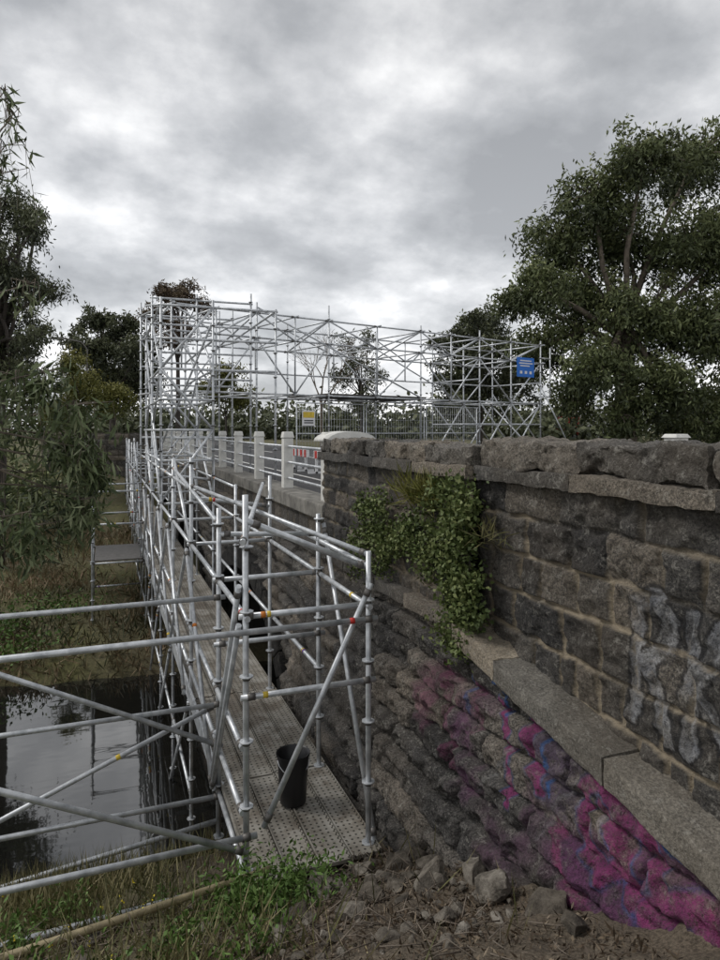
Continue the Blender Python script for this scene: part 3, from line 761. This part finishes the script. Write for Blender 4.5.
for k in range(90):
    x=random.uniform(-34,-.8); y=random.uniform(27,40)
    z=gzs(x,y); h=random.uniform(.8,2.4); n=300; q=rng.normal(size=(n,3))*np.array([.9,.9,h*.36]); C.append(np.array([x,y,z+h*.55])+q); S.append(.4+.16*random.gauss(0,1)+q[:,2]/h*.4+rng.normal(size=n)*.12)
C=np.concatenate(C);S=np.concatenate(S); leaves("creek_shrubs",C,rng.uniform(.15,.32,len(C)),.12,.0,l_gum,S)

# near hanging gum
e=empty("gum_tree"); t=TB()
base=Vector((-3.6,8.2,gzs(-3.6,8.2))); t.path([base,base+Vector((.1,0,2)),base+Vector((.3,-.1,4.2)),base+Vector((.5,-.1,7.5))],[.17,.15,.12,.06],9,0)
C=[];S=[];
def hang(u,v,d,nl,ru,rv):
    x,y,z=P(u,v,d); st=base+Vector((.3,0,4.4+random.uniform(-.8,1.2)))
    q=Vector((x,y,z+rv/665*d*.9)); t.path([st,st.lerp(q,.5)+Vector((0,0,.35)),q],[.035,.02,.007],6,0)
    for k in range(9):
        a=q+Vector((random.gauss(0,1),random.gauss(0,1),0))*ru/665*d*.6; b=a+Vector((random.gauss(0,.05),random.gauss(0,.05),-random.uniform(.6,1.9)*rv/665*d))
        t.path([q,a+Vector((0,0,.05)),a.lerp(b,.5),b],[.007,.005,.003,.002],4,0,False)
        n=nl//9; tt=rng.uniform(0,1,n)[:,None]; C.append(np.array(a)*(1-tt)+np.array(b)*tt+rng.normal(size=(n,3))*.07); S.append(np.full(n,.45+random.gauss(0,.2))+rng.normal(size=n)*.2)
for (u,v,ru,rv) in [(15,395,26,22),(45,390,24,20),(72,425,22,22),(20,440,30,26),(55,460,30,28),(86,470,16,24),(25,500,30,30),(60,515,26,30),(80,522,14,24),(5,540,26,26),(38,545,22,22),(-30,430,50,50),(-30,520,40,50),(98,480,6,14)]:
    hang(u,v,random.uniform(7.2,8.4),230,ru,rv)
for (u,v,ru,rv) in [(14,130,10,18),(6,165,14,22),(2,195,16,24),(30,300,12,18),(5,100,8,10)]:
    hang(u,v,8.5,50,ru,rv)
C=np.concatenate(C);S=np.concatenate(S)
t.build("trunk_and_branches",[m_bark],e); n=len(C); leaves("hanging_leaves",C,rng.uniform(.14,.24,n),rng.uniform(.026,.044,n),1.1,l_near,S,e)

# wall plants
def wallplant(name,parts,mat,Ls):
    C=[];S=[]
    for (y,z,ry,rz,n,th) in parts:
        q=rng.normal(size=(n,3))*np.array([th,ry,rz])*.5; c=np.array([2.64-th*.6,y,z])+q; c[:,0]=np.minimum(c[:,0],2.7)
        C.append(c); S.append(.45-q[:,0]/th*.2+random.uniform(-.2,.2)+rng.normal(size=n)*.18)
    C=np.concatenate(C);S=np.concatenate(S); leaves(name,C,rng.uniform(.6,1.3,len(C))*Ls,rng.uniform(.5,.9,len(C))*Ls,.1,mat,S)
pr=[]
for k in range(52):
    y=random.uniform(4.95,7.0); pr.append((y,-1.06-(y-6)*.15+random.gauss(0,.19),.15,.12,95,.1))
wallplant("climbing_plant",pr,l_ivy,.041)
pr=[]
for k in range(58):
    z=random.uniform(-1.76,-.42); pr.append((4.62+random.gauss(0,.15)-(.1 if z<-1.3 else 0),z,.13 if z>-1.2 else .18,.11,105,.11))
wallplant("climbing_plant",pr,l_ivy,.041)
C=rng.normal(size=(420,3))*np.array([.05,.2,.05])+np.array([2.64,5.35,-.62]); leaves("grass_tuft",C,rng.uniform(.16,.32,420),.012,-.9,l_ygr,rng.uniform(.1,.9,420),spread=.6)
C=rng.normal(size=(70,3))*np.array([.04,.08,.04])+np.array([2.62,4.2,-.78]); leaves("grass_tuft",C,rng.uniform(.1,.2,70),.008,-.6,l_grs,rng.uniform(.1,.7,70),spread=.7)

# ground cover
def gpts(n,x0,x1,y0,y1,dens=None):
    x=rng.uniform(x0,x1,n); y=rng.uniform(y0,y1,n)
    if dens is not None:
        k=dens(x,y)>rng.uniform(0,1,n); x=x[k];y=y[k]
    return np.c_[x,y,gz(x,y)-.02]
den=lambda x,y: np.clip(.95-(x+.1)*.7,.015,1)*np.clip(fbm(np.c_[x*1.6,y*1.6,x*0],3)*1.8+.6,.05,1)
C=gpts(42000,-3,2.3,2.4,7.2,den); n=len(C)
leaves("grass",C,rng.uniform(.08,.4,n),rng.uniform(.006,.012,n),-1.2,l_grs,rng.uniform(.0,1,n)+vn(C*2)*.3,spread=.75)
C=gpts(9000,-4,1.5,6.5,9.2); n=len(C); leaves("grass",C,rng.uniform(.15,.45,n),.015,-1.5,l_grs,rng.uniform(0,.8,n),spread=.6)
C=gpts(56000,-30,2.2,15.6,30,lambda x,y:np.clip(fbm(np.c_[x*.6,y*.6,x*0],3)*1.4+.75,.1,1)); C=C[C[:,2]>-5.6]; n=len(C)
leaves("reed_grass",C,rng.uniform(.15,.5,n),rng.uniform(.025,.045,n),-1.0,l_dry,rng.uniform(0,1,n)*.8+vn(C*.8)*.5+.1,spread=.7)
C=[];S=[]
for k in range(22):
    x=random.uniform(-9,-.5);y=random.uniform(16.5,20); z=gzs(x,y); n=220; q=rng.normal(size=(n,3))*np.array([.5,.35,.18]); C.append(np.array([x,y,z+.25])+q); S.append(.5+rng.normal(size=n)*.15+random.gauss(0,.1))
C=np.concatenate(C);S=np.concatenate(S); leaves("bank_shrubs",C,rng.uniform(.06,.14,len(C)),.06,-.2,l_weed,S-.2)
C=[];S=[]
for k in range(100):
    if k<34: x=random.gauss(1.0,.22); y=random.gauss(4.5,.16); s=.22
    else: x=random.uniform(-2.0,1.0); y=random.uniform(3.2,5.6); s=.12
    z=gzs(x,y); n=90; q=np.abs(rng.normal(size=(n,3)))*np.array([1,1,1.1]); q[:,:2]*=rng.choice([-1,1],size=(n,2)); C.append(np.array([x,y,z])+q*s*.55); S.append(.45+random.gauss(0,.12)+rng.normal(size=n)*.15)
C=np.concatenate(C);S=np.concatenate(S); leaves("weeds",C,rng.uniform(.03,.07,len(C)),rng.uniform(.012,.026,len(C)),-.3,l_weed,S)
C=gpts(60,-2,.3,3.2,5.3); C[:,2]+=rng.uniform(.15,.35,len(C)); C=np.repeat(C,4,0)+rng.normal(size=(len(C)*4,3))*.006; leaves("yellow_flowers",C,.014,.012,0,l_flow,rng.uniform(0,1,len(C)))
C=gpts(24000,-2.5,2.4,2.2,5.2); C[:,2]+=.03; n=len(C); leaves("leaf_litter",C,rng.uniform(.015,.07,n),rng.uniform(.004,.018,n),0,l_lit,rng.uniform(0,1,n)**1.4,spread=1)
t=TB()
for k in range(420):
    x=random.uniform(-.6,2.1);y=random.uniform(2.6,5.0); z=gzs(x,y)+.035; a=random.uniform(0,6.28); l=random.uniform(.06,.35)
    t.path([(x,y,z),(x+math.cos(a)*l/2,y+math.sin(a)*l/2,z+random.uniform(0,.05)),(x+math.cos(a)*l,y+math.sin(a)*l,gzs(x+math.cos(a)*l,y+math.sin(a)*l)+.03)],[.004,.003,.002],5,0)
t.build("twigs",[m_bark])
import bmesh
bm=bmesh.new(); 
rocks=[(1.4,4.5,.15),(1.78,4.6,.1),(2.05,4.5,.13),(1.6,4.05,.11),(2.0,3.95,.16),(2.2,4.3,.1),(1.35,3.65,.1),(2.2,3.5,.15),(1.8,3.3,.1),(1.1,4.0,.08),(2.3,3.1,.12),(1.15,4.5,.08),(2.25,4.65,.11),(.9,3.6,.07),(1.85,4.3,.07),(2.25,2.8,.1),(1.5,3.2,.06),(2.3,3.85,.12)]
rocks+=[(random.uniform(.9,2.35),random.uniform(2.9,4.9),random.uniform(.035,.07)) for _ in range(24)]
rocks+=[(random.uniform(.8,2.3),random.uniform(2.9,4.95),random.uniform(.012,.035)) for _ in range(170)]
rocks+=[(random.uniform(-1.5,1),random.uniform(3.0,5),random.uniform(.02,.06)) for _ in range(20)]
for (x,y,s) in rocks:
    r_=bmesh.ops.create_icosphere(bm,subdivisions=4 if s>.09 else (3 if s>.05 else 2),radius=1); vs=r_['verts']
    co=np.array([v.co[:] for v in vs]); off=random.uniform(0,90)
    for _ in range(12):
        nr=np.array([random.gauss(0,1) for _ in range(3)]); nr/=np.linalg.norm(nr); h=random.uniform(.45,.8)
        dd=co@nr; co=co-np.maximum(dd-h,0)[:,None]*nr
    co=co*(1+.12*fbm(co*2.5+off,4))[:,None]
    co*=np.array([random.uniform(.9,1.9),random.uniform(.8,1.2),random.uniform(.45,.8)])*s
    a=random.uniform(0,6.28); ca,sa=math.cos(a),math.sin(a); co=np.c_[co[:,0]*ca-co[:,1]*sa,co[:,0]*sa+co[:,1]*ca,co[:,2]+co[:,0]*random.uniform(-.35,.35)]
    z=gzs(x,y)+s*random.uniform(.05,.3)+.015
    for v,c in zip(vs,co): v.co=(x+c[0],y+c[1],z+c[2])
me=D.meshes.new("rubble_stones"); bm.to_mesh(me); me.materials.append(m_rock); add("rubble_stones",me)

# ---------------------------------------------------------------- world / sun / camera
w=D.worlds.new("World"); scene.world=w; w.use_nodes=True; nt=w.node_tree; bg=nt.nodes["Background"]
EL=math.radians(48); AZ=math.radians(-60)
sky=N(nt,"ShaderNodeTexSky",sky_type='NISHITA'); sky.sun_disc=False; sky.sun_elevation=EL; sky.sun_rotation=AZ
tc=N(nt,"ShaderNodeTexCoord"); sp=N(nt,"ShaderNodeSeparateXYZ"); nt.links.new(tc.outputs["Generated"],sp.inputs[0])
def mth(op,a,b=None):
    m=N(nt,"ShaderNodeMath",operation=op)
    for i,x in enumerate((a,b)):
        if x is None: continue
        if hasattr(x,'is_output'): nt.links.new(x,m.inputs[i])
        else: m.inputs[i].default_value=x
    return m.outputs[0]
zz=mth('ADD',mth('MAXIMUM',sp.outputs[2],0.0),.36)
cb=N(nt,"ShaderNodeCombineXYZ"); nt.links.new(mth('DIVIDE',sp.outputs[0],zz),cb.inputs[0]); nt.links.new(mth('DIVIDE',sp.outputs[1],zz),cb.inputs[1])
n1=noise(nt,3.2,8,.56,cb.outputs[0],.0); n2=noise(nt,1.25,3,.45,cb.outputs[0],.1)
s_=mth('ADD',mth('MULTIPLY',n1,.58),mth('MULTIPLY',n2,.42))
cl=ramp(nt,s_,[(.38,(2.6,2.67,2.78)),(.46,(3.5,3.58,3.7)),(.53,(4.9,4.95,5.05)),(.61,(7.2,7.2,7.2))])
hz=ramp(nt,sp.outputs[2],[(0,(1.35,)*3),(.28,(1.15,)*3),(.6,(.8,)*3)])
cl=mix(nt,1.0,cl,hz,'MULTIPLY')
fin=mix(nt,.95,sky.outputs[0],cl); nt.links.new(fin,bg.inputs[0]); bg.inputs[1].default_value=.15
sl=D.lights.new("sun",'SUN'); sl.energy=1.5; sl.angle=math.radians(14); sl.color=(1,.97,.93)
so=D.objects.new("sun",sl); scene.collection.objects.link(so)
sd=Vector((math.sin(AZ)*math.cos(EL),math.cos(AZ)*math.cos(EL),math.sin(EL))); so.rotation_euler=sd.to_track_quat('Z','Y').to_euler()
cam=D.cameras.new("camera"); cam.sensor_width=36; cam.lens=665/960*36; cam.shift_y=-50/960; cam.clip_end=3000; cam.clip_start=.05
co=D.objects.new("camera",cam); scene.collection.objects.link(co); co.rotation_euler=(math.radians(90),0,math.radians(-21)); scene.camera=co
scene.view_settings.view_transform='Standard'; scene.view_settings.look='None'; scene.view_settings.exposure=0
